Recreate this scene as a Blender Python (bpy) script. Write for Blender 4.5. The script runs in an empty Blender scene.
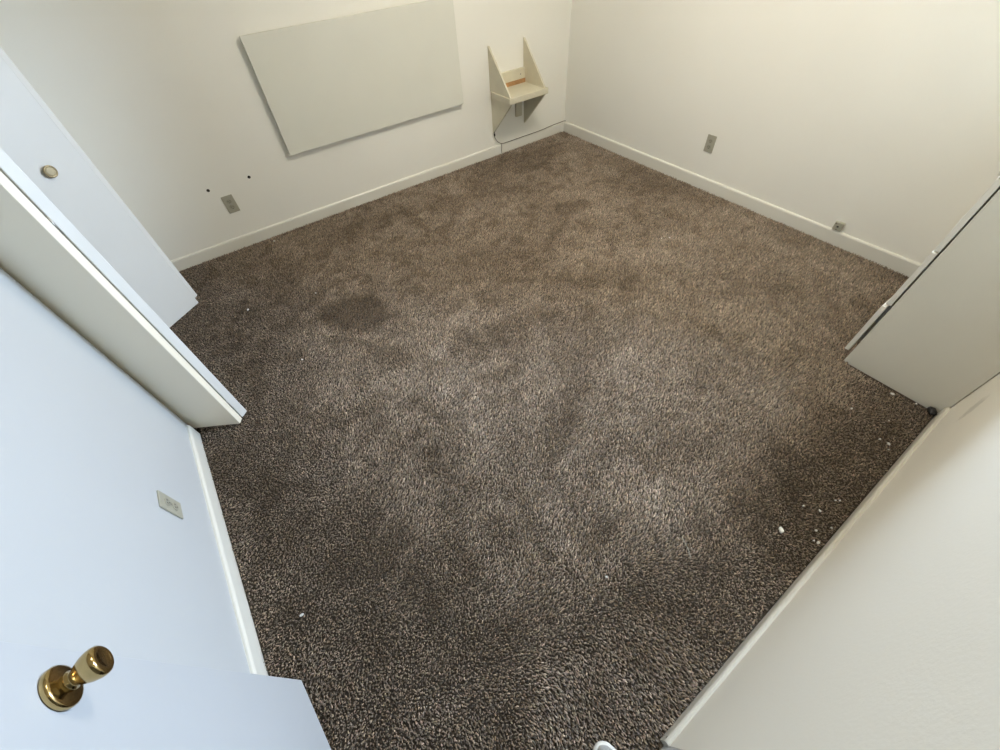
import bpy, bmesh, math, random
import numpy as np
from mathutils import Vector, Matrix
random.seed(7)
rng = np.random.default_rng(11)

sc = bpy.context.scene
col = sc.collection

# ------------------------------------------------------------------ camera
EYE = 1.6
YAW, PITCH, ROLL, FPX = 0.5712, 0.8808, -0.0772, 405.94
fwd = Vector((math.sin(YAW)*math.cos(PITCH), math.cos(YAW)*math.cos(PITCH), -math.sin(PITCH)))
rgt = Vector((math.cos(YAW), -math.sin(YAW), 0))
upv = rgt.cross(fwd)
r2 = rgt*math.cos(ROLL) + upv*math.sin(ROLL)
u2 = -rgt*math.sin(ROLL) + upv*math.cos(ROLL)
cam_d = bpy.data.cameras.new('camera')
cam = bpy.data.objects.new('camera', cam_d); col.objects.link(cam)
M3 = Matrix((r2, u2, -fwd)).transposed()
cam.matrix_world = Matrix.Translation((0, 0, EYE)) @ M3.to_4x4()
cam_d.sensor_width = 36; cam_d.lens = 36*FPX/1000; cam_d.clip_start = 0.02
sc.camera = cam

# ------------------------------------------------------------------ sky and exposure
W = bpy.data.worlds.new('sky'); sc.world = W; W.use_nodes = True
wn = W.node_tree; bg = wn.nodes['Background']
SKY, GROUND, DAY = (0.60, 0.77, 1.0), (0.10, 0.10, 0.06), 93.0    # blue sky above, shaded lawn below the horizon
wtc = wn.nodes.new('ShaderNodeTexCoord'); wsp = wn.nodes.new('ShaderNodeSeparateXYZ'); wmr = wn.nodes.new('ShaderNodeMapRange'); wmx = wn.nodes.new('ShaderNodeMix')
wmx.data_type = 'RGBA'; wmr.inputs['From Min'].default_value = -0.02; wmr.inputs['From Max'].default_value = 0.02
wmx.inputs['A'].default_value = (*GROUND, 1); wmx.inputs['B'].default_value = (*SKY, 1)
wn.links.new(wtc.outputs['Generated'], wsp.inputs[0]); wn.links.new(wsp.outputs['Z'], wmr.inputs['Value'])
wn.links.new(wmr.outputs['Result'], wmx.inputs['Factor']); wn.links.new(wmx.outputs['Result'], bg.inputs['Color'])
bg.inputs['Strength'].default_value = DAY
sc.view_settings.view_transform = 'Standard'
sc.view_settings.look = 'None'
sc.view_settings.gamma = 1
sc.view_settings.use_curve_mapping = False
sc.view_settings.exposure = 0.0
sc.cycles.max_bounces = 12
sc.cycles.diffuse_bounces = 9

# ------------------------------------------------------------------ room measures (metres)
XL, XR, YB, YN = -0.635, 3.055, 3.251, -0.295      # wall faces
ZC = 2.44
CLO0, CLO1 = 1.738, 2.99                            # closet opening in the left wall
DX0, DX1 = -0.485, 0.27                             # doorway in the near wall
WY0, WY1, WZ0, WZ1 = -0.10, 0.56, 1.10, 2.24         # window in the right wall
wp = bpy.data.lights.new('window_portal', 'AREA'); wp.shape = 'RECTANGLE'
wp.size = WZ1-WZ0; wp.size_y = WY1-WY0; wp.cycles.is_portal = True
wo = bpy.data.objects.new('window_portal', wp); col.objects.link(wo)
wo.location = (XR+0.09, (WY0+WY1)/2, (WZ0+WZ1)/2); wo.rotation_euler = (0, math.pi/2, 0)

# ------------------------------------------------------------------ materials
def mat(name, rgb, rough=0.5, metal=0.0, bump=None, var=None, spec=0.5):
    m = bpy.data.materials.new(name); m.use_nodes = True
    nt = m.node_tree; b = nt.nodes['Principled BSDF']
    b.inputs['Base Color'].default_value = (*rgb, 1)
    b.inputs['Roughness'].default_value = rough
    b.inputs['Metallic'].default_value = metal
    b.inputs['Specular IOR Level'].default_value = spec
    tc = nt.nodes.new('ShaderNodeTexCoord')
    if var:                                         # (scale, amount): soft blotches of the same colour
        n = nt.nodes.new('ShaderNodeTexNoise'); n.inputs['Scale'].default_value = var[0]; n.inputs['Detail'].default_value = 4
        nt.links.new(tc.outputs['Object'], n.inputs['Vector'])
        mr = nt.nodes.new('ShaderNodeMapRange')
        mr.inputs['From Min'].default_value = 0.3; mr.inputs['From Max'].default_value = 0.7
        mr.inputs['To Min'].default_value = 1-var[1]; mr.inputs['To Max'].default_value = 1+var[1]*0.4
        nt.links.new(n.outputs['Fac'], mr.inputs['Value'])
        mx = nt.nodes.new('ShaderNodeMix'); mx.data_type = 'RGBA'; mx.blend_type = 'MULTIPLY'; mx.inputs['Factor'].default_value = 1
        mx.inputs['A'].default_value = (*rgb, 1)
        nt.links.new(mr.outputs['Result'], mx.inputs['B'])
        nt.links.new(mx.outputs['Result'], b.inputs['Base Color'])
    if bump:                                        # (scale, strength, distance)
        n = nt.nodes.new('ShaderNodeTexNoise'); n.inputs['Scale'].default_value = bump[0]; n.inputs['Detail'].default_value = 3
        nt.links.new(tc.outputs['Object'], n.inputs['Vector'])
        bp = nt.nodes.new('ShaderNodeBump'); bp.inputs['Strength'].default_value = bump[1]; bp.inputs['Distance'].default_value = bump[2]
        nt.links.new(n.outputs['Fac'], bp.inputs['Height'])
        nt.links.new(bp.outputs['Normal'], b.inputs['Normal'])
    return m

WALL = (0.88, 0.865, 0.80)
M = {}
M['wall'] = mat('cream_wall_paint', WALL, 0.55, bump=(140, 0.12, 0.002), var=(1.3, 0.025))
M['wall_dim'] = mat('dimmed_wall_paint', (0.555, 0.57, 0.58), 0.5, bump=(140, 0.12, 0.002), var=(1.3, 0.02))  # wall paint cooled and darkened in colour to offset strong window light
M['ceil'] = mat('ceiling_paint', (0.82, 0.80, 0.74), 0.8, bump=(60, 0.3, 0.004))
M['trim'] = mat('trim_paint', (0.76, 0.74, 0.67), 0.32, bump=(90, 0.08, 0.002))
M['door'] = mat('dimmed_door_paint', (0.52, 0.538, 0.56), 0.38, bump=(70, 0.05, 0.002), var=(2.0, 0.02))  # door white cooled and darkened likewise, so the lit leaf looks less bright
M['closet'] = mat('closet_door_paint', (0.70, 0.705, 0.69), 0.4, bump=(70, 0.05, 0.002), var=(2.5, 0.03))  # closet white lowered too, against the window light
M['closet_back'] = mat('closet_door_cream', (0.90, 0.845, 0.71), 0.4, bump=(70, 0.05, 0.002), var=(2.5, 0.03))
M['board'] = mat('wall_board_paint', (0.75, 0.745, 0.665), 0.6, bump=(240, 0.15, 0.001), var=(3, 0.03))
M['shelf'] = mat('shelf_paint', (0.64, 0.595, 0.46), 0.5, bump=(60, 0.1, 0.002), var=(9, 0.08))
M['wood'] = mat('bare_wood', (0.50, 0.27, 0.11), 0.6, bump=(40, 0.2, 0.002), var=(25, 0.3))
M['dresser'] = mat('dresser_paint', (0.76, 0.73, 0.63), 0.45, bump=(60, 0.06, 0.002), var=(3, 0.04))
M['drawer'] = mat('drawer_front_paint', (0.80, 0.78, 0.70), 0.4)
M['dark'] = mat('dark_cavity', (0.02, 0.017, 0.014), 0.9)
M['black'] = mat('black_plastic', (0.012, 0.011, 0.01), 0.5)
M['brass'] = mat('polished_brass', (0.50, 0.37, 0.17), 0.14, metal=1.0, bump=(30, 0.03, 0.002), var=(30, 0.25))
M['dimbrass'] = mat('dull_brass', (0.42, 0.34, 0.2), 0.4, metal=0.8)
M['trim_dim'] = mat('dimmed_trim_paint', (0.58, 0.555, 0.48), 0.3, bump=(90, 0.08, 0.002))  # trim paint darkened so the lamp-lit front face stays grey
M['brass_dull'] = mat('worn_brass_centre', (0.50, 0.43, 0.28), 0.5)
M['plate'] = mat('almond_plastic', (0.40, 0.385, 0.31), 0.4)
M['socket'] = mat('almond_socket', (0.34, 0.325, 0.26), 0.4)
M['steel'] = mat('hinge_steel', (0.45, 0.43, 0.4), 0.35, metal=1.0)
M['cable'] = mat('grey_cable', (0.16, 0.14, 0.11), 0.5)
M['chip'] = mat('paint_flake', (0.85, 0.84, 0.8), 0.6)
M['rubber'] = mat('white_rubber', (0.74, 0.72, 0.66), 0.5)
M['canvas'] = mat('grey_canvas', (0.33, 0.33, 0.31), 0.85, bump=(400, 0.4, 0.002))
M['frame'] = mat('window_vinyl', (0.82, 0.82, 0.8), 0.4)
g = bpy.data.materials.new('window_glass'); g.use_nodes = True
b = g.node_tree.nodes['Principled BSDF']; nt = g.node_tree
tr = nt.nodes.new('ShaderNodeBsdfTransparent'); gl = nt.nodes.new('ShaderNodeBsdfGlossy'); gl.inputs['Roughness'].default_value = 0.02
fr = nt.nodes.new('ShaderNodeFresnel'); fr.inputs['IOR'].default_value = 1.45
ms = nt.nodes.new('ShaderNodeMixShader')
nt.links.new(fr.outputs[0], ms.inputs[0]); nt.links.new(tr.outputs[0], ms.inputs[1]); nt.links.new(gl.outputs[0], ms.inputs[2])
nt.links.new(ms.outputs[0], nt.nodes['Material Output'].inputs['Surface'])
M['glass'] = g

def wall_with_scuff():
    """wall paint with one rubbed grey scuff at its own place on the wall"""
    m = mat('cream_wall_paint_scuffed', (0.78, 0.745, 0.655), 0.5, bump=(140, 0.12, 0.002), var=(1.3, 0.025))  # whole base darkened to tone down the window light on this wall
    nt = m.node_tree; b = nt.nodes['Principled BSDF']
    src = b.inputs['Base Color'].links[0].from_socket
    tc = nt.nodes.new('ShaderNodeTexCoord'); mp = nt.nodes.new('ShaderNodeMapping'); mp.vector_type = 'TEXTURE'
    mp.inputs['Location'].default_value = (1.836, -0.295, 0.302)
    mp.inputs['Rotation'].default_value = (0, -math.radians(58), 0)
    mp.inputs['Scale'].default_value = (0.066, 0.2, 0.045)
    nt.links.new(tc.outputs['Object'], mp.inputs['Vector'])
    ln = nt.nodes.new('ShaderNodeVectorMath'); ln.operation = 'LENGTH'
    nt.links.new(mp.outputs['Vector'], ln.inputs[0])
    nz = nt.nodes.new('ShaderNodeTexNoise'); nz.inputs['Scale'].default_value = 60
    nt.links.new(tc.outputs['Object'], nz.inputs['Vector'])
    ad = nt.nodes.new('ShaderNodeMath'); ad.operation = 'ADD'
    nt.links.new(ln.outputs['Value'], ad.inputs[0]); nt.links.new(nz.outputs['Fac'], ad.inputs[1])
    mr = nt.nodes.new('ShaderNodeMapRange'); mr.inputs['From Min'].default_value = 1.0; mr.inputs['From Max'].default_value = 1.6
    mr.inputs['To Min'].default_value = 0.5; mr.inputs['To Max'].default_value = 0
    nt.links.new(ad.outputs[0], mr.inputs['Value'])
    mx = nt.nodes.new('ShaderNodeMix'); mx.data_type = 'RGBA'
    nt.links.new(mr.outputs['Result'], mx.inputs['Factor']); nt.links.new(src, mx.inputs['A'])
    mx.inputs['B'].default_value = (0.36, 0.34, 0.28, 1)
    nt.links.new(mx.outputs['Result'], b.inputs['Base Color'])
    return m
M['wall_scuff'] = wall_with_scuff()

# ------------------------------------------------------------------ helpers
def put(bm, lo, hi, bev=0.0, rot=None, seg=2):
    """one axis-aligned box into a bmesh, edges rounded by bev"""
    t = bmesh.new(); bmesh.ops.create_cube(t, size=1)
    lo, hi = Vector(lo), Vector(hi)
    for v in t.verts:
        v.co = Vector(((lo.x+hi.x)/2+v.co.x*(hi.x-lo.x), (lo.y+hi.y)/2+v.co.y*(hi.y-lo.y), (lo.z+hi.z)/2+v.co.z*(hi.z-lo.z)))
    if bev: bmesh.ops.bevel(t, geom=t.edges[:], offset=bev, segments=seg, affect='EDGES', profile=0.5)
    if rot is not None: bmesh.ops.transform(t, matrix=rot, verts=t.verts)
    me = bpy.data.meshes.new('t'); t.to_mesh(me); t.free(); bm.from_mesh(me); bpy.data.meshes.remove(me)
def prism(bm, poly, d, axis_map):
    """extrude polygon (list of 2-tuples) by d; axis_map(u, v, w) -> xyz"""
    a = [bm.verts.new(axis_map(u, v, 0)) for u, v in poly]
    c = [bm.verts.new(axis_map(u, v, d)) for u, v in poly]
    n = len(poly)
    bm.faces.new(a); bm.faces.new(c[::-1])
    for i in range(n): bm.faces.new((a[i], c[i], c[(i+1) % n], a[(i+1) % n]))
def lathe(bm, prof, n=32, mtx=None):
    """profile (r, h) turned about z"""
    rings = []
    for r, h in prof:
        if r < 1e-6: rings.append([bm.verts.new((0, 0, h))])
        else: rings.append([bm.verts.new((r*math.cos(2*math.pi*k/n), r*math.sin(2*math.pi*k/n), h)) for k in range(n)])
    for A, B in zip(rings, rings[1:]):
        for k in range(n):
            k2 = (k+1) % n
            if len(A) == 1 and len(B) == 1: continue
            if len(A) == 1: bm.faces.new((A[0], B[k], B[k2]))
            elif len(B) == 1: bm.faces.new((A[k], B[0], A[k2]))
            else: bm.faces.new((A[k], B[k], B[k2], A[k2]))
    if mtx is not None: bmesh.ops.transform(bm, matrix=mtx, verts=bm.verts)
def tube(bm, pts, r, n=8):
    P = [Vector(p) for p in pts]; rings = []
    for i, p in enumerate(P):
        t = (P[min(i+1, len(P)-1)]-P[max(i-1, 0)]).normalized()
        a = t.orthogonal().normalized() if abs(t.y) > 0.9 else t.cross(Vector((0, 1, 0))).normalized(); c = t.cross(a)
        rings.append([bm.verts.new(p+(a*math.cos(2*math.pi*k/n)+c*math.sin(2*math.pi*k/n))*r) for k in range(n)])
    for A, B in zip(rings, rings[1:]):
        for k in range(n): bm.faces.new((A[k], A[(k+1) % n], B[(k+1) % n], B[k]))
    bm.faces.new(rings[0][::-1]); bm.faces.new(rings[-1])
def smooth_path(pts, k=6):
    P = [Vector(p) for p in pts]; out = []
    for i in range(len(P)-1):
        p0, p1, p2, p3 = P[max(i-1, 0)], P[i], P[i+1], P[min(i+2, len(P)-1)]
        for j in range(k):
            t = j/k
            out.append(0.5*((2*p1)+(p2-p0)*t+(2*p0-5*p1+4*p2-p3)*t*t+(3*p1-p0-3*p2+p3)*t**3))
    return out+[P[-1]]
def obj(name, bm, m, parent=None, smooth=False):
    bmesh.ops.recalc_face_normals(bm, faces=bm.faces[:])
    me = bpy.data.meshes.new(name); bm.to_mesh(me); bm.free()
    me.materials.append(M[m] if isinstance(m, str) else m)
    o = bpy.data.objects.new(name, me); col.objects.link(o)
    if parent: o.parent = parent
    if smooth:
        for p in me.polygons: p.use_smooth = True
    return o
def box(name, lo, hi, m, parent=None, bev=0.0, smooth=False):
    bm = bmesh.new(); put(bm, lo, hi, bev); return obj(name, bm, m, parent, smooth)
def tag(o, label=None, cat=None, group=None, kind=None):
    if label: o['label'] = label
    if cat: o['category'] = cat
    if group: o['group'] = group
    if kind: o['kind'] = kind
    return o
def empty(name, loc=(0, 0, 0), rz=0.0):
    o = bpy.data.objects.new(name, None); col.objects.link(o)
    o.location = loc; o.rotation_euler = (0, 0, rz); o.empty_display_size = 0.1
    return o
def copy_tree(o, parent=None):
    c = o.copy(); col.objects.link(c); c.parent = parent
    for ch in o.children: copy_tree(ch, c)
    return c

# ------------------------------------------------------------------ carpet colour field
STAINS = [  # x, y, rx, ry, rotation, depth : marks on the carpet
    (0.33, 2.03, 0.20, 0.155, -0.65, 0.62), (0.724, 1.307, 0.13, 0.08, 0.4, 0.24), (1.00, 1.37, 0.2, 0.085, -0.3, 0.2),
    (1.19, 1.27, 0.1, 0.06, 0.2, 0.14), (1.72, 1.34, 0.3, 0.11, -0.5, 0.24), (1.8, 1.15, 0.13, 0.06, -0.5, 0.16), (0.56, 0.25, 0.07, 0.04, 0.2, 0.35),
    (0.48, 0.20, 0.06, 0.05, 0.9, 0.22), (0.195, 1.066, 0.06, 0.05, 0.7, 0.28), (0.17, 0.92, 0.05, 0.04, 0.3, 0.25),
    (-0.142, 0.685, 0.12, 0.05, 0.3, 0.25), (-0.265, 0.733, 0.08, 0.06, 0.0, 0.2), (-0.417, 1.159, 0.07, 0.05, 0.5, 0.28),
    (1.59, 2.72, 0.3, 0.14, -0.4, 0.2), (2.3, 2.98, 0.5, 0.16, 0.0, 0.3), (0.75, 2.9, 0.4, 0.12, 0.1, 0.22), (2.85, 2.2, 0.1, 0.6, 0.0, 0.18),
    (-0.351, 1.575, 0.02, 0.02, 0.0, 0.6), (0.95, 2.45, 0.35, 0.1, -0.4, 0.14), (0.02, 2.65, 0.3, 0.12, 0.3, 0.2),
    (-0.05, 0.35, 0.2, 0.08, 0.8, 0.16), (0.1, 0.15, 0.16, 0.08, 0.3, 0.2), (0.35, 1.55, 0.1, 0.05, 0.3, 0.14), (1.35, 1.9, 0.35, 0.1, -0.5, 0.16),
    (1.75, 0.62, 0.1, 0.05, 0.2, 0.16), (1.5, 0.45, 0.1, 0.04, -0.3, 0.14), (2.05, 2.1, 0.2, 0.1, 0.4, 0.12),
    (0.9, 0.75, 0.2, 0.06, 0.5, 0.10), (-0.45, 0.95, 0.08, 0.2, 0.1, 0.14)]
_g = {}
def vnoise(x, y, cell, seed):
    """smooth value noise"""
    if (cell, seed) not in _g: _g[(cell, seed)] = np.random.default_rng(seed).random((256, 256))
    G = _g[(cell, seed)]
    u, v = (x+20)/cell, (y+20)/cell
    i, j = np.floor(u).astype(int), np.floor(v).astype(int); a, b = u-i, v-j
    a = a*a*(3-2*a); b = b*b*(3-2*b); i %= 256; j %= 256; i2 = (i+1) % 256; j2 = (j+1) % 256
    return (G[i, j]*(1-a)+G[i2, j]*a)*(1-b)+(G[i, j2]*(1-a)+G[i2, j2]*a)*b
def soil(x, y):
    """how clean the carpet is, 1 = clean"""
    f = np.ones_like(x)
    wx = x+0.10*(vnoise(x, y, 0.12, 1)-0.5); wy = y+0.10*(vnoise(x, y, 0.12, 2)-0.5)
    for sx, sy, rx, ry, a, d in STAINS:
        dx, dy = wx-sx, wy-sy
        p = (dx*math.cos(a)+dy*math.sin(a))/rx; q = (-dx*math.sin(a)+dy*math.cos(a))/ry
        r = np.sqrt(p*p+q*q)
        f *= 1-d*np.clip((1.2-r)/0.4, 0, 1)
    n = 0.36*vnoise(x, y, 0.36, 3)+0.26*vnoise(x, y, 0.16, 4)+0.22*vnoise(x, y, 0.075, 5)+0.16*vnoise(x, y, 0.035, 6)
    f *= 0.60+0.76*n
    # small worn and trodden blotches, more of them towards the far walls
    b = 0.55*vnoise(x, y, 0.10, 21)+0.45*vnoise(x, y, 0.045, 22)
    f *= 1-(0.20+0.14*np.clip((y-0.8)/1.5, 0, 1))*np.clip((b-0.56)/0.10, 0, 1)
    f *= 1+0.14*np.clip((vnoise(x, y, 0.13, 23)-0.62)/0.2, 0, 1)
    return f

def carpet_mat():
    m = bpy.data.materials.new('brown_carpet'); m.use_nodes = True
    nt = m.node_tree; b = nt.nodes['Principled BSDF']; b.inputs['Roughness'].default_value = 0.5; b.inputs['Specular IOR Level'].default_value = 0.5
    b.inputs['Sheen Weight'].default_value = 0.15; b.inputs['Sheen Roughness'].default_value = 0.35
    at = nt.nodes.new('ShaderNodeAttribute'); at.attribute_name = 'yarn'
    nt.links.new(at.outputs['Color'], b.inputs['Base Color'])
    return m
CARPET = np.array([0.325, 0.250, 0.180])
M['pile'] = carpet_mat()
M['carpet_back'] = mat('carpet_backing', tuple(CARPET*0.22), 0.95, bump=(160, 0.8, 0.01), var=(120, 0.3))  # backing darkened so gaps between tufts look shaded

# ------------------------------------------------------------------ the room shell
fl = box('floor', (-1.5, -1.75, -0.05), (XR+0.10, YB+0.14, 0.0), 'carpet_back')
tag(fl, 'floor under the brown carpet', kind='structure')
tag(box('ceiling', (-1.5, -1.75, ZC), (XR+0.10, YB+0.14, ZC+0.1), 'ceil'), 'off-white ceiling above the room', kind='structure')
wb = tag(box('wall_back', (-1.5, YB, 0), (XR+0.10, YB+0.14, ZC), 'wall'), 'cream wall behind the beige board and little shelf', kind='structure')
bm = bmesh.new()
put(bm, (XR, YN-0.14, 0), (XR+0.10, YB, WZ0)); put(bm, (XR, YN-0.14, WZ1), (XR+0.10, YB, ZC))
put(bm, (XR, YN-0.14, WZ0), (XR+0.10, WY0, WZ1)); put(bm, (XR, WY1, WZ0), (XR+0.10, YB, WZ1))
wr = tag(obj('wall_right', bm, 'wall'), 'cream wall with one outlet and a small jack', kind='structure')
bm = bmesh.new()
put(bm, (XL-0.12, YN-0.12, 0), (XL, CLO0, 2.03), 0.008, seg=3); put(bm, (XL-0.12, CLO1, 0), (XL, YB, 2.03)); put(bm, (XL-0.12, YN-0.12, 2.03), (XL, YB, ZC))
wl = tag(obj('wall_left', bm, 'wall_dim'), 'pale wall beside the open door, ending at the closet', kind='structure')
bm = bmesh.new()
put(bm, (DX1, YN-0.12, 0), (XR, YN, ZC)); put(bm, (XL, YN-0.12, 0), (DX0-0.02, YN, ZC)); put(bm, (DX0-0.02, YN-0.12, 2.05), (DX1, YN, ZC))
wf = tag(obj('wall_front', bm, 'wall_scuff'), 'pale wall beside the doorway with a grey scuff', kind='structure')
bm = bmesh.new()                                     # closet box behind the folding doors
put(bm, (-1.42, 1.45, 0), (-1.36, YB, ZC)); put(bm, (-1.36, 1.45, 0), (XL-0.12, 1.51, ZC)); put(bm, (-1.36, YB-0.03, 0), (XL-0.12, YB, ZC))
tag(obj('wall_closet', bm, 'wall'), 'inside walls of the closet', kind='structure')
bm = bmesh.new()                                     # hallway behind the camera
put(bm, (-1.30, -1.7, 0), (-1.2, YN-0.12, ZC)); put(bm, (1.2, -1.7, 0), (1.3, YN-0.12, ZC)); put(bm, (-1.2, -1.7, 0), (1.2, -1.6, ZC)); put(bm, (-1.2, YN-0.12, 0), (XL-0.12, YN-0.06, ZC))
tag(obj('wall_hallway', bm, 'wall'), 'hallway walls beyond the doorway', kind='structure')

def baseboard(name, a, b, inward, label, h=0.082, t=0.013, m='trim'):
    """run from a to b (xy) along a wall; inward = unit normal into the room"""
    a, b, n = Vector((*a, 0)), Vector((*b, 0)), Vector((*inward, 0))
    prof = [(0, 0), (t, 0), (t, h-0.010), (t-0.002, h-0.005), (t-0.005, h-0.001), (t-0.008, h), (0, h)]
    L = (b-a).length; d = (b-a).normalized()
    bm = bmesh.new()
    prism(bm, prof, L, lambda u, v, w: a+n*u+d*w+Vector((0, 0, v)))
    return tag(obj(name, bm, m), label, kind='structure')
baseboard('baseboard_back', (XL, YB), (XR, YB), (0, -1), 'cream baseboard under the beige board')
baseboard('baseboard_right', (XR, 0.12), (XR, YB-0.013), (-1, 0), 'cream baseboard along the wall with the jack', h=0.09)
bb = baseboard('baseboard_left', (XL, YN+0.0), (XL, CLO0-0.03), (1, 0), 'white baseboard below the outlet by the door')
bbn = baseboard('baseboard_front', (DX1, YN), (2.104, YN), (0, 1), 'glossy cream baseboard running from the doorway to the drawers', h=0.062, m='trim_dim')
bm = bmesh.new(); lathe(bm, [(0, 0.0012), (0.003, 0.001), (0.0035, 0)], 10, Matrix.Translation((DX1+0.012, YN+0.0131, 0.048)) @ Matrix.Rotation(-math.pi/2, 4, 'X'))
obj('nail_head', bm, 'cable', bbn)
# doorway lining
bm = bmesh.new()
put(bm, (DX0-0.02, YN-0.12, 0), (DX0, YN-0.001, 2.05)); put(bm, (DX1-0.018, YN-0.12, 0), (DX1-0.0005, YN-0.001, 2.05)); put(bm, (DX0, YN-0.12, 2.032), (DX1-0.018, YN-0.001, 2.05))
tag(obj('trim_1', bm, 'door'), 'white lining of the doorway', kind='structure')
# window in the right wall (outside the frame of the photograph)
win = tag(empty('window_1', (XR+0.05, (WY0+WY1)/2, WZ0)), 'white sash window above the drawers', kind='structure')
hw, hh = (WY1-WY0)/2, WZ1-WZ0
bm = bmesh.new()
put(bm, (-0.03, -hw, 0), (0.03, -hw+0.028, hh)); put(bm, (-0.03, hw-0.028, 0), (0.03, hw, hh))
put(bm, (-0.03, -hw+0.028, 0), (0.03, hw-0.028, 0.028)); put(bm, (-0.03, -hw+0.028, hh-0.028), (0.03, hw-0.028, hh))
obj('window_frame', bm, 'frame', win)
box('meeting_rail', (-0.02, -hw+0.028, hh/2-0.018), (0.02, hw-0.028, hh/2+0.018), 'frame', win, 0.003)
for z0, z1 in ((0.028, hh/2-0.018), (hh/2+0.018, hh-0.028)):
    box('pane', (-0.003, -hw+0.028, z0), (0.003, hw-0.028, z1), 'glass', win)

# ceiling lamp (above the frame of the photograph)
LAMP_XY, LAMP_RGB, LAMP_W = (1.75, 1.5), (1.0, 0.92, 0.79), 62.0
def emit(name, rgb, k):
    m = bpy.data.materials.new(name); m.use_nodes = True; nt = m.node_tree; nt.nodes.remove(nt.nodes['Principled BSDF'])
    e = nt.nodes.new('ShaderNodeEmission'); e.inputs[0].default_value = (*rgb, 1); e.inputs[1].default_value = k
    nt.links.new(e.outputs[0], nt.nodes['Material Output'].inputs['Surface']); return m
M['lamp_glow'] = emit('warm_lamp_glow', LAMP_RGB, LAMP_W)
lamp = tag(empty('ceiling_lamp', (*LAMP_XY, ZC)), 'round frosted flush lamp on the ceiling', 'lamp')
bm = bmesh.new(); lathe(bm, [(0, -0.03), (0.255, -0.03), (0.262, -0.025), (0.262, 0.0), (0, 0)], 32); obj('base', bm, 'frame', lamp, True)
bm = bmesh.new(); lathe(bm, [(0.24, -0.0305), (0.232, -0.055), (0.20, -0.08), (0.136, -0.10), (0.064, -0.108), (0, -0.11)], 32); obj('shade', bm, 'lamp_glow', lamp, True)

# two old anchor holes in the back wall
for hx, hz in ((-0.046, 0.421), (0.217, 0.426)):
    bm = bmesh.new(); lathe(bm, [(0.016, 0.0), (0.016, 0.0012), (0.011, 0.002), (0.0095, 0.0012)], 20)
    h = obj('filler_ring', bm, 'wall', wb); h.location = (hx, YB, hz); h.rotation_euler = (math.pi/2, 0, 0)
    bm = bmesh.new(); lathe(bm, [(0, 0.0016), (0.0095, 0.0014), (0.010, 0.0)], 16)
    h2 = obj('anchor_hole', bm, 'dark', h)

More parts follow.
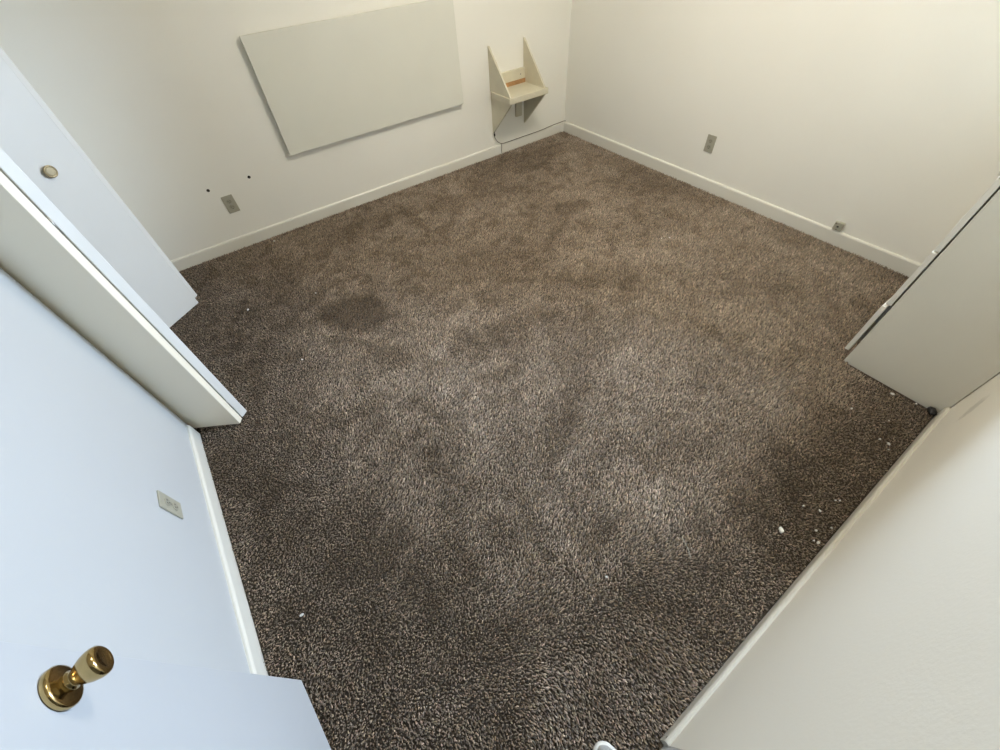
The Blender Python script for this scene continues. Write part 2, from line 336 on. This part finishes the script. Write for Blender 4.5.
# ------------------------------------------------------------------ carpet pile
def pile():
    s = 0.0063
    xs = np.arange(XL-0.14, XR, s); ys = np.arange(YN, YB, s)
    X, Y = np.meshgrid(xs, ys)
    X = (X+rng.uniform(-0.75, 0.75, X.shape)*s).ravel(); Y = (Y+rng.uniform(-0.75, 0.75, Y.shape)*s).ravel()
    keep = ~((X > 2.09) & (Y < 0.09)) & (X < XR-0.02) & (Y < YB-0.018) & ((Y > YN+0.018) | ((X > DX0) & (X < DX1)))
    keep &= (X > XL+0.017) | ((Y > CLO0+0.01) & (Y < CLO1-0.01))
    X, Y = X[keep], Y[keep]; n = len(X)
    h = rng.uniform(0.004, 0.012, n)
    ang = rng.uniform(0, 2*np.pi, n)
    # brushed nap: leaned away mid-room to look lit, back along edges to look shaded
    sm = lambda t: np.clip(t, 0, 1)**2*(3-2*np.clip(t, 0, 1))
    wob = 0.35*(vnoise(X, Y, 0.5, 8)-0.5)
    mid = sm((X+wob+0.6-0.15*np.clip(Y-0.6, -0.6, 0))/0.9)*sm((Y+0.4*wob-0.07*(X-1.15)+0.09)/0.26)
    px = (0.0050+0.0036*sm((X-1.2)/0.7)*sm((1.5-Y)/0.9))*mid-0.0045*(1-mid)*sm((X-0.6)/0.6); py = 0.002*mid-0.0058*(1-mid)*sm((0.8-X)/0.5)
    lm = rng.uniform(0.001, 0.0052, n); la = 4*np.pi*vnoise(X, Y, 0.22, 9)
    lx = lm*np.cos(ang)+px+0.0018*np.cos(la); ly = lm*np.sin(ang)+py+0.0018*np.sin(la)
    rot = rng.uniform(0, 2*np.pi, n)
    r0 = rng.uniform(0.0019, 0.0028, n); r1 = rng.uniform(0.0015, 0.0029, n)
    V = np.zeros((n, 6, 3), np.float32)
    for k in range(3):
        a = rot+k*2*np.pi/3
        V[:, k, 0] = X+r0*np.cos(a); V[:, k, 1] = Y+r0*np.sin(a)
        a = a+0.7
        V[:, 3+k, 0] = X+lx+r1*np.cos(a); V[:, 3+k, 1] = Y+ly+r1*np.sin(a)
        V[:, 3+k, 2] = h+rng.uniform(-0.0017, 0.0017, n)
    tri = np.array([[0, 1, 4], [0, 4, 3], [1, 2, 5], [1, 5, 4], [2, 0, 3], [2, 3, 5], [3, 4, 5]])
    F = (np.arange(n)[:, None, None]*6+tri[None]).reshape(-1)
    me = bpy.data.meshes.new('carpet_pile')
    me.vertices.add(n*6); me.vertices.foreach_set('co', V.ravel())
    me.loops.add(len(F)); me.loops.foreach_set('vertex_index', F.astype(np.int32))
    me.polygons.add(len(F)//3); me.polygons.foreach_set('loop_start', np.arange(0, len(F), 3, dtype=np.int32)); 
    me.update(calc_edges=True)
    clean = soil(X, Y)
    tone = np.clip(np.exp(rng.normal(-0.08, 0.40, n)), 0.25, 2.1)
    c = CARPET[None]*tone[:, None]*clean[:, None]**np.array([[0.88, 1.0, 1.22]])   # dirt browns the yarn
    c *= 1+rng.normal(0, 0.03, (n, 3))
    # yellowish worn traffic tint near the back corner
    C = np.ones((n, 6, 4), np.float32); C[:, :, :3] = np.clip(c, 0.01, 0.9)[:, None, :]
    at = me.color_attributes.new('yarn', 'FLOAT_COLOR', 'POINT'); at.data.foreach_set('color', C.ravel())
    me.materials.append(M['pile'])
    o = bpy.data.objects.new('carpet_pile', me); col.objects.link(o)
    tag(o, 'dark brown cut-pile carpet with worn patches and a round stain', 'carpet', kind='stuff')
pile()

# ------------------------------------------------------------------ entry door
def rot_to(d):                                       # z axis -> horizontal direction d
    return Vector((0, 0, 1)).rotation_difference(Vector(d).normalized()).to_matrix().to_4x4()
dA = Vector((-0.5322, 0.478, 0)); dirD = Vector((0.0826, -0.9966, 0)); nD = Vector((0.9966, 0.0826, 0))
ent = tag(empty('door_1', (dA.x, dA.y, 0), math.atan2(dirD.y, dirD.x)), 'plain white entry door standing open with a brass knob', kind='structure')
# local frame: +x along the leaf to the hinges, +y into the room
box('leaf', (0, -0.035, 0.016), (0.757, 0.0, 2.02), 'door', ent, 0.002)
bm = bmesh.new(); lathe(bm, [(0, 0.010), (0.0115, 0.010), (0.0115, 0.015), (0.0145, 0.0165), (0.0145, 0.0185), (0.0115, 0.020), (0.0115, 0.022), (0.0135, 0.025), (0.0175, 0.031), (0.0210, 0.038), (0.0232, 0.046), (0.0235, 0.051), (0.0225, 0.0555), (0.0190, 0.0585), (0.0145, 0.0595), (0.0135, 0.0585), (0.0, 0.058)], 40)
kn = obj('knob', bm, 'brass', ent, True); kn.location = (0.068, 0, 0.898); kn.rotation_euler = (-math.pi/2, 0, 0)
bm = bmesh.new(); lathe(bm, [(0.0, 0.0), (0.031, 0.0), (0.0325, 0.003), (0.0325, 0.008), (0.030, 0.0105), (0.026, 0.0115), (0.020, 0.0125), (0.0145, 0.0145), (0.0, 0.0145)], 40); obj('rosette', bm, 'brass', kn, True)
for hz in (0.2, 1.0, 1.8): box('hinge', (0.757, -0.012, hz), (0.766, 0.002, hz+0.09), 'steel', ent, 0.002)
box('latch_plate', (-0.0012, -0.03, 0.87), (0.0006, -0.006, 0.926), 'brass', ent)

# ------------------------------------------------------------------ folding closet doors
def slab(bm, p, d, L, t, z0, z1, bev=0.002):
    """panel whose visible face starts at p (xy), runs along unit d for L; thickness t to the left of d"""
    d = Vector((*d, 0)).normalized(); n = Vector((-d.y, d.x, 0))
    m = Matrix(((d.x, n.x, 0, p[0]), (d.y, n.y, 0, p[1]), (0, 0, 1, 0), (0, 0, 0, 1)))
    put(bm, (0, min(0, t), z0), (L, max(0, t), z1), bev, m)
near = tag(empty('door_2', (0, 0, 0)), 'folding closet door pushed fully open beside the outlet wall', kind='structure')
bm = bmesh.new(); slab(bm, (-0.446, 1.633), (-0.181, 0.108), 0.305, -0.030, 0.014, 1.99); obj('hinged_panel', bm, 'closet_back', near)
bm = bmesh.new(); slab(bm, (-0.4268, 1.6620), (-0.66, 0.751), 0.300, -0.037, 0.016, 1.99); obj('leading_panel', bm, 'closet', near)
for hz in (0.10, 1.00, 1.8):
    bm = bmesh.new(); tube(bm, [(-0.4292, 1.6602, hz), (-0.4292, 1.6602, hz+0.055)], 0.0026, 10); obj('hinge', bm, 'steel', near, True)
far = tag(empty('door_3', (0, 0, 0)), 'half-folded closet door with a round pull, nearest the back wall', kind='structure')
d3 = Vector((-0.438+0.611, 2.767-2.639, 0)).normalized()
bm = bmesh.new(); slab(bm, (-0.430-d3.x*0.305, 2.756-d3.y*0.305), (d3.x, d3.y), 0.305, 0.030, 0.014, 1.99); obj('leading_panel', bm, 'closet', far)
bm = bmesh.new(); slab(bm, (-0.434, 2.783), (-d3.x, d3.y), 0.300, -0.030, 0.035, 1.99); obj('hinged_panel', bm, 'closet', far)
for hz in (0.2, 1.0, 1.8):
    bm = bmesh.new(); tube(bm, [(-0.452, 2.800, hz), (-0.452, 2.800, hz+0.06)], 0.004, 10); obj('hinge', bm, 'steel', far, True)
bm = bmesh.new(); lathe(bm, [(0, 0), (0.012, 0), (0.012, 0.010), (0.023, 0.016), (0.0255, 0.022), (0.0235, 0.026), (0.019, 0.0262), (0.018, 0.024), (0, 0.0235)], 32)
kb = obj('pull_knob', bm, 'dimbrass', far, True); kb.matrix_local = Matrix.Translation((-0.5645+0.004, 2.674-0.006, 0.891)) @ rot_to((d3.y, -d3.x, 0))
bm = bmesh.new(); lathe(bm, [(0, 0.0255), (0.012, 0.0252), (0.0178, 0.024), (0.0178, 0.022)], 32); obj('knob_centre', bm, 'brass_dull', kb, True)
# closet track overhead
tag(box('trim_2', (XL-0.085, CLO0, 2.005), (XL-0.035, CLO1, 2.03), 'steel'), 'closet door track', kind='structure')

# ------------------------------------------------------------------ beige board on the back wall
bd = tag(empty('wall_board', (1.2175, YB, 0.49)), 'large rectangular beige board fixed flat on the back wall', 'board')
box('panel', (-0.702, -0.040, 0.0), (0.702, -0.022, 0.634), 'board', bd, 0.002)
for z in (0.08, 0.52): box('mounting_cleat', (-0.62, -0.022, z), (0.62, 0.0, z+0.05), 'wood', bd)

# ------------------------------------------------------------------ little shelf
sh = tag(empty('wall_shelf', (2.3935, YB, 0.195)), 'small beige wooden wall shelf with triangular sides, near the corner', 'shelf')
yz = lambda x0: (lambda u, v, w: Vector((x0+w, u, v)))
D = 0.283; ZT = 0.317
box('shelf_board', (-0.198, -D, ZT-0.042), (0.200, -0.026, ZT), 'shelf', sh, 0.003)
for x0 in (-0.187, 0.163):
    bm = bmesh.new(); prism(bm, [(0, ZT), (-D+0.008, ZT), (-D+0.008, ZT+0.006), (-0.006, ZT+0.292), (0, ZT+0.292)], 0.014, yz(x0)); obj('side_panel', bm, 'shelf', sh)
for x0 in (-0.182, 0.166):
    bm = bmesh.new(); prism(bm, [(0, ZT-0.042), (0, 0), (-0.008, 0), (-D+0.012, ZT-0.05), (-D+0.012, ZT-0.042)], 0.014, yz(x0)); obj('bracket', bm, 'shelf', sh)
bk = box('back_rail', (-0.173, -0.022, ZT+0.028), (0.163, 0.0, ZT+0.102), 'shelf', sh, 0.001)
bm = bmesh.new(); lathe(bm, [(0, 0.001), (0.004, 0.001), (0.005, 0)], 10, Matrix.Translation((0.115, -0.022, ZT+0.062)) @ Matrix.Rotation(math.pi/2, 4, 'X')); obj('screw', bm, 'cable', bk)
box('bare_batten', (-0.173, -0.026, ZT-0.042), (0.163, 0.0, ZT+0.028), 'wood', sh, 0.001)
box('junction_box', (0.065, -0.022, 0.07), (0.13, 0.0, 0.235), 'shelf', sh, 0.003)

# cable from the shelf to the room corner
path = [(2.245, 3.10, 0.36), (2.222, 3.20, 0.26), (2.215, 3.232, 0.206), (2.217, 3.234, 0.165), (2.24, 3.234, 0.125), (2.282, 3.234, 0.094), (2.338, 3.234, 0.0875), (2.5, 3.235, 0.0865), (2.74, 3.235, 0.0865), (2.889, 3.235, 0.094), (2.977, 3.238, 0.094), (3.038, 3.236, 0.096), (3.049, 3.22, 0.098)]
bm = bmesh.new(); tube(bm, smooth_path(path), 0.0032)
cb = tag(obj('cable', bm, 'cable', None, True), 'thin dark cable looping from the small shelf along the baseboard', 'cable')
bm = bmesh.new(); tube(bm, smooth_path([(2.285, 3.232, 0.091), (2.288, 3.234, 0.06), (2.284, 3.234, 0.035), (2.287, 3.233, 0.006)], 4), 0.0026); obj('joint_crack', bm, 'cable', cb, True)  # dark tube standing in for a crack at the baseboard joint
bm = bmesh.new(); tube(bm, [(2.2135, 3.231, 0.192), (2.2165, 3.233, 0.172)], 0.0068); obj('plug', bm, 'black', cb, True)

# ------------------------------------------------------------------ outlets and jack
def make_outlet():
    r = empty('outlet')                              # local: x right, z up, -y out of the wall
    box('cover_plate', (-0.035, -0.006, -0.057), (0.035, 0, 0.057), 'plate', r, 0.0025)
    for z in (-0.0195, 0.0195):
        bm = bmesh.new(); lathe(bm, [(0, 0.0085), (0.0155, 0.0085), (0.0165, 0.0075), (0.0165, 0.004)], 24, Matrix.Translation((0, 0, z)) @ Matrix.Rotation(math.pi/2, 4, 'X') @ Matrix.Scale(0.86, 4, (0, 1, 0)))
        s = obj('socket', bm, 'socket', r)
        for x, hgt in ((-0.0063, 0.008), (0.0063, 0.0065)): box('slot', (x-0.0011, -0.0089, z+0.003-hgt/2), (x+0.0011, -0.008, z+0.003+hgt/2), 'black', s)
        bm = bmesh.new(); lathe(bm, [(0, 0.0089), (0.0024, 0.0089), (0.0024, 0.008)], 10, Matrix.Translation((0, 0, z-0.0085)) @ Matrix.Rotation(math.pi/2, 4, 'X')); obj('ground_hole', bm, 'black', s)
    bm = bmesh.new(); lathe(bm, [(0, 0.0075), (0.003, 0.007), (0.0035, 0.006)], 12, Matrix.Rotation(math.pi/2, 4, 'X')); obj('screw', bm, 'steel', r)
    return r
o1 = make_outlet(); o1.location = (0.031, YB, 0.3035); tag(o1, 'almond duplex outlet on the back wall, left of the beige board', 'outlet', 'wall outlets')
o2 = copy_tree(o1); o2.location = (XR, 1.696, 0.3165); o2.rotation_euler = (0, 0, -math.pi/2); tag(o2, 'almond duplex outlet on the right wall, above the baseboard', 'outlet', 'wall outlets')
o3 = copy_tree(o1); o3.location = (XL, 1.115, 0.3295); o3.rotation_euler = (0, 0, math.pi/2); tag(o3, 'almond outlet on the bluish wall above the brass door knob', 'outlet', 'wall outlets')
jk = empty('wall_jack', (XR, 0.679, 0.122), -math.pi/2); tag(jk, 'small square surface-mounted jack just above the baseboard', 'jack')
box('housing', (-0.025, -0.022, -0.025), (0.025, 0, 0.025), 'plate', jk, 0.003)
bm = bmesh.new(); lathe(bm, [(0.0095, 0.0215), (0.0095, 0.0245), (0.0062, 0.0245), (0.0062, 0.0225), (0, 0.0225)], 20, Matrix.Rotation(math.pi/2, 4, 'X')); obj('port_ring', bm, 'plate', jk)
bm = bmesh.new(); lathe(bm, [(0, 0.0235), (0.006, 0.0232), (0.006, 0.0225)], 16, Matrix.Rotation(math.pi/2, 4, 'X')); obj('port_hole', bm, 'black', jk)
for x, z in ((-0.016, 0.014), (0.0, -0.019)):
    bm = bmesh.new(); lathe(bm, [(0, 0.0232), (0.0035, 0.0228), (0.004, 0.0215)], 12, Matrix.Translation((x, 0, z)) @ Matrix.Rotation(math.pi/2, 4, 'X')); obj('screw', bm, 'cable', jk)

# ------------------------------------------------------------------ built-in drawers
XD = 2.108; YD0, YD1 = YN, 0.118; TOP = 0.925
dr = tag(empty('dresser', (XD, YN+0.003, 0)), 'beige built-in drawer chest in the corner, bottom drawer slightly ajar', 'dresser')
wd = XR-XD; dp = YD1-YN-0.003
box('side_panel', (0, 0, 0), (0.019, dp, TOP-0.02), 'dresser', dr, 0.0012)
box('side_panel', (wd-0.022, 0, 0), (wd-0.002, dp, TOP-0.02), 'dresser', dr, 0.0012)
box('back_panel', (0.019, 0.002, 0.06), (wd-0.022, 0.01, TOP-0.02), 'dresser', dr)
box('toe_kick', (0.019, dp-0.022, 0), (wd-0.022, dp-0.010, 0.062), 'dark', dr)  # board coloured near-black for the shade in the recess
box('top', (-0.004, 0, TOP-0.022), (wd-0.001, dp+0.034, TOP), 'dresser', dr, 0.003)
box('bottom_panel', (0.019, 0.01, 0.062), (wd-0.022, dp-0.06, 0.075), 'dresser', dr)
for k, (z0, z1, out) in enumerate(((0.066, 0.338, 0.0140), (0.352, 0.612, 0.0075), (0.619, 0.893, 0.0065))):
    d = box('drawer', (0.075, 0.02, z0+0.02), (wd-0.075, dp+out-0.001, z1-0.025), 'drawer', dr)
    f = box('drawer_front', (0.0005, dp+out, z0), (wd-0.004, dp+out+0.019, z1), 'drawer', d, 0.0018)

# black scrap in the corner by the baseboard
bm = bmesh.new(); bmesh.ops.create_icosphere(bm, subdivisions=2, radius=1)
for v in bm.verts:
    k = 1+0.28*math.sin(5*v.co.x+2*v.co.y)*math.cos(4*v.co.z+3*v.co.y); v.co = Vector((v.co.x*0.022*k, v.co.y*0.016*k, 0.012+v.co.z*0.012*k))
sp = obj('rubber_scrap', bm, 'black', None, True); sp.location = (2.082, -0.262, 0.0085); sp.rotation_euler = (0, 0, 0.5)
tag(sp, 'small black rubber scrap in the corner where baseboard meets drawer chest', 'scrap')

# ------------------------------------------------------------------ white flakes on the carpet
def flake(sz, seed):
    r = random.Random(seed); bm = bmesh.new(); n = 6
    a = [bm.verts.new((sz*r.uniform(0.6, 1.15)*math.cos(k*math.pi*2/n), 0.7*sz*r.uniform(0.6, 1.15)*math.sin(k*math.pi*2/n), 0.0)) for k in range(n)]
    c = [bm.verts.new((v.co.x*0.85, v.co.y*0.85, sz*0.55*r.uniform(0.7, 1.3))) for v in a]
    bm.faces.new(a[::-1]); bm.faces.new(c)
    for k in range(n): bm.faces.new((a[k], a[(k+1) % n], c[(k+1) % n], c[k]))
    return bm
G1 = 'white paint flakes by the glossy baseboard'; G2 = 'white paint flakes near the drawer chest'; G3 = 'white paint flakes on the open carpet'
L1 = 'tiny white paint flake on dark carpet beside the glossy baseboard'
L2 = 'tiny white paint flake on dark carpet beside the drawer chest'
FL = [(1.839, -0.045, 5, 'lone white flake on carpet left of the drawer chest, farthest from baseboard', G2), (1.775, -0.224, 6, L2, G2), (1.771, -0.193, 4, L2, G2), (1.898, -0.173, 3.5, L2, G2), (1.747, -0.238, 3.5, L2, G2), (2.085, -0.205, 4, 'white speck at the drawer chest foot, close to the black scrap', G2), (2.062, -0.118, 6.5, 'bright white flake lying against the foot of the drawer chest side', G2),
      (1.243, -0.157, 5, 'white flake just above and right of the largest flake', G1), (1.273, -0.205, 5, L1, G1), (1.36, -0.218, 3.5, L1, G1), (1.372, -0.228, 3.5, L1, G1), (1.19, -0.234, 4.5, L1, G1), (1.153, -0.262, 6, 'white flake nearly touching the glossy baseboard, lowest of its scatter', G1), (1.243, -0.262, 4, L1, G1), (1.149, -0.248, 3.5, L1, G1),
      (1.089, -0.156, 9, 'largest white paint flake, on the carpet away from the glossy baseboard', None),
      (0.458, 0.116, 4.5, 'lone white flake on the carpet in the lower middle of the room', None),
      (-0.473, 0.659, 6, 'white flake on the carpet near the left baseboard and open door', None),
      (0.192, 2.366, 5, 'white flake just beyond the round carpet stain', None),
      (-0.068, 1.857, 5, 'white flake between the round stain and the folding closet doors', None),
      (-0.197, 2.484, 6, 'white flake on the carpet in front of the half-folded closet door', None),
      (0.161, 3.157, 8, 'white flake on the carpet below the back wall outlet', None),
      (2.274, 1.388, 5, 'left of two white flakes on the worn carpet before the right wall', None),
      (2.323, 1.362, 5, 'right of two white flakes on the worn carpet before the right wall', None)]
for k, (x, y, mm, lab, grp) in enumerate(FL):
    o = obj('paint_flake', flake(mm*0.0014, k), 'chip'); o.location = (x, y, 0.0105); o.rotation_euler = (0.15*math.sin(k), 0.2*math.cos(3*k), k*1.3)
    tag(o, lab, 'paint flake', grp)
bm = bmesh.new(); tube(bm, smooth_path([(0.745, -0.02, 0.0115), (0.762, 0.005, 0.0125), (0.78, 0.045, 0.0115)], 4), 0.0014, 6)
tag(obj('thread', bm, 'plate', None, True), 'short pale thread lying on the dark carpet', 'thread')

# ------------------------------------------------------------------ shoe of the person taking the photograph
def shoe():
    root = tag(empty('shoe', (0.119, -0.179, 0.0), 0.0), 'grey shoe with a white rubber toe rim, just inside the doorway', 'shoe')
    root.rotation_euler = (0, 0, math.radians(-8))
    # outline along -y from the toe tip: (distance, centre x, half width)
    st = [(0.0, 0.0, 0.004), (0.004, 0.0, 0.016), (0.012, 0.0, 0.026), (0.025, -0.001, 0.034), (0.045, -0.002, 0.041), (0.075, -0.003, 0.046), (0.11, -0.004, 0.046), (0.15, -0.003, 0.040), (0.19, 0.0, 0.034), (0.23, 0.002, 0.032), (0.26, 0.003, 0.029), (0.275, 0.003, 0.020), (0.281, 0.003, 0.006)]
    def loft(levels):                                # levels: (z, inset)
        bm = bmesh.new(); rings = []
        for z, ins in levels:
            L = []; R = []
            for d, cx, hw in st:
                w = max(0.001, hw-ins); y = -(d*(0.281-2*ins)/0.281+ins)
                L.append((cx-w, y, z(d) if callable(z) else z)); R.append((cx+w, y, z(d) if callable(z) else z))
            rings.append([bm.verts.new(p) for p in L+R[::-1]])
        for A, B in zip(rings, rings[1:]):
            for k in range(len(A)): bm.faces.new((A[k], A[(k+1) % len(A)], B[(k+1) % len(A)], B[k]))
        bm.faces.new(rings[0][::-1]); bm.faces.new(rings[-1])
        return bm
    obj('sole', loft([(0.006, 0.003), (0.010, 0.0), (0.030, 0.0), (0.034, 0.002), (0.035, 0.007)]), 'rubber', root, True)
    ht = lambda k: (lambda d: 0.034+k*(0.012+0.055*min(1, max(0, (d-0.02)/0.13))))
    obj('upper', loft([(0.033, 0.006), (ht(0.5), 0.007), (ht(0.85), 0.010), (ht(1.0), 0.016)]), 'canvas', root, True)
    bm = bmesh.new()
    for k in range(4):
        y = -0.10-0.022*k; z = 0.034+0.012+0.055*min(1, (-y-0.02)/0.13)+0.001
        put(bm, (-0.022, y-0.004, z-0.004), (0.018, y+0.004, z+0.003), 0.0015)
    obj('laces', bm, 'rubber', root)
shoe()
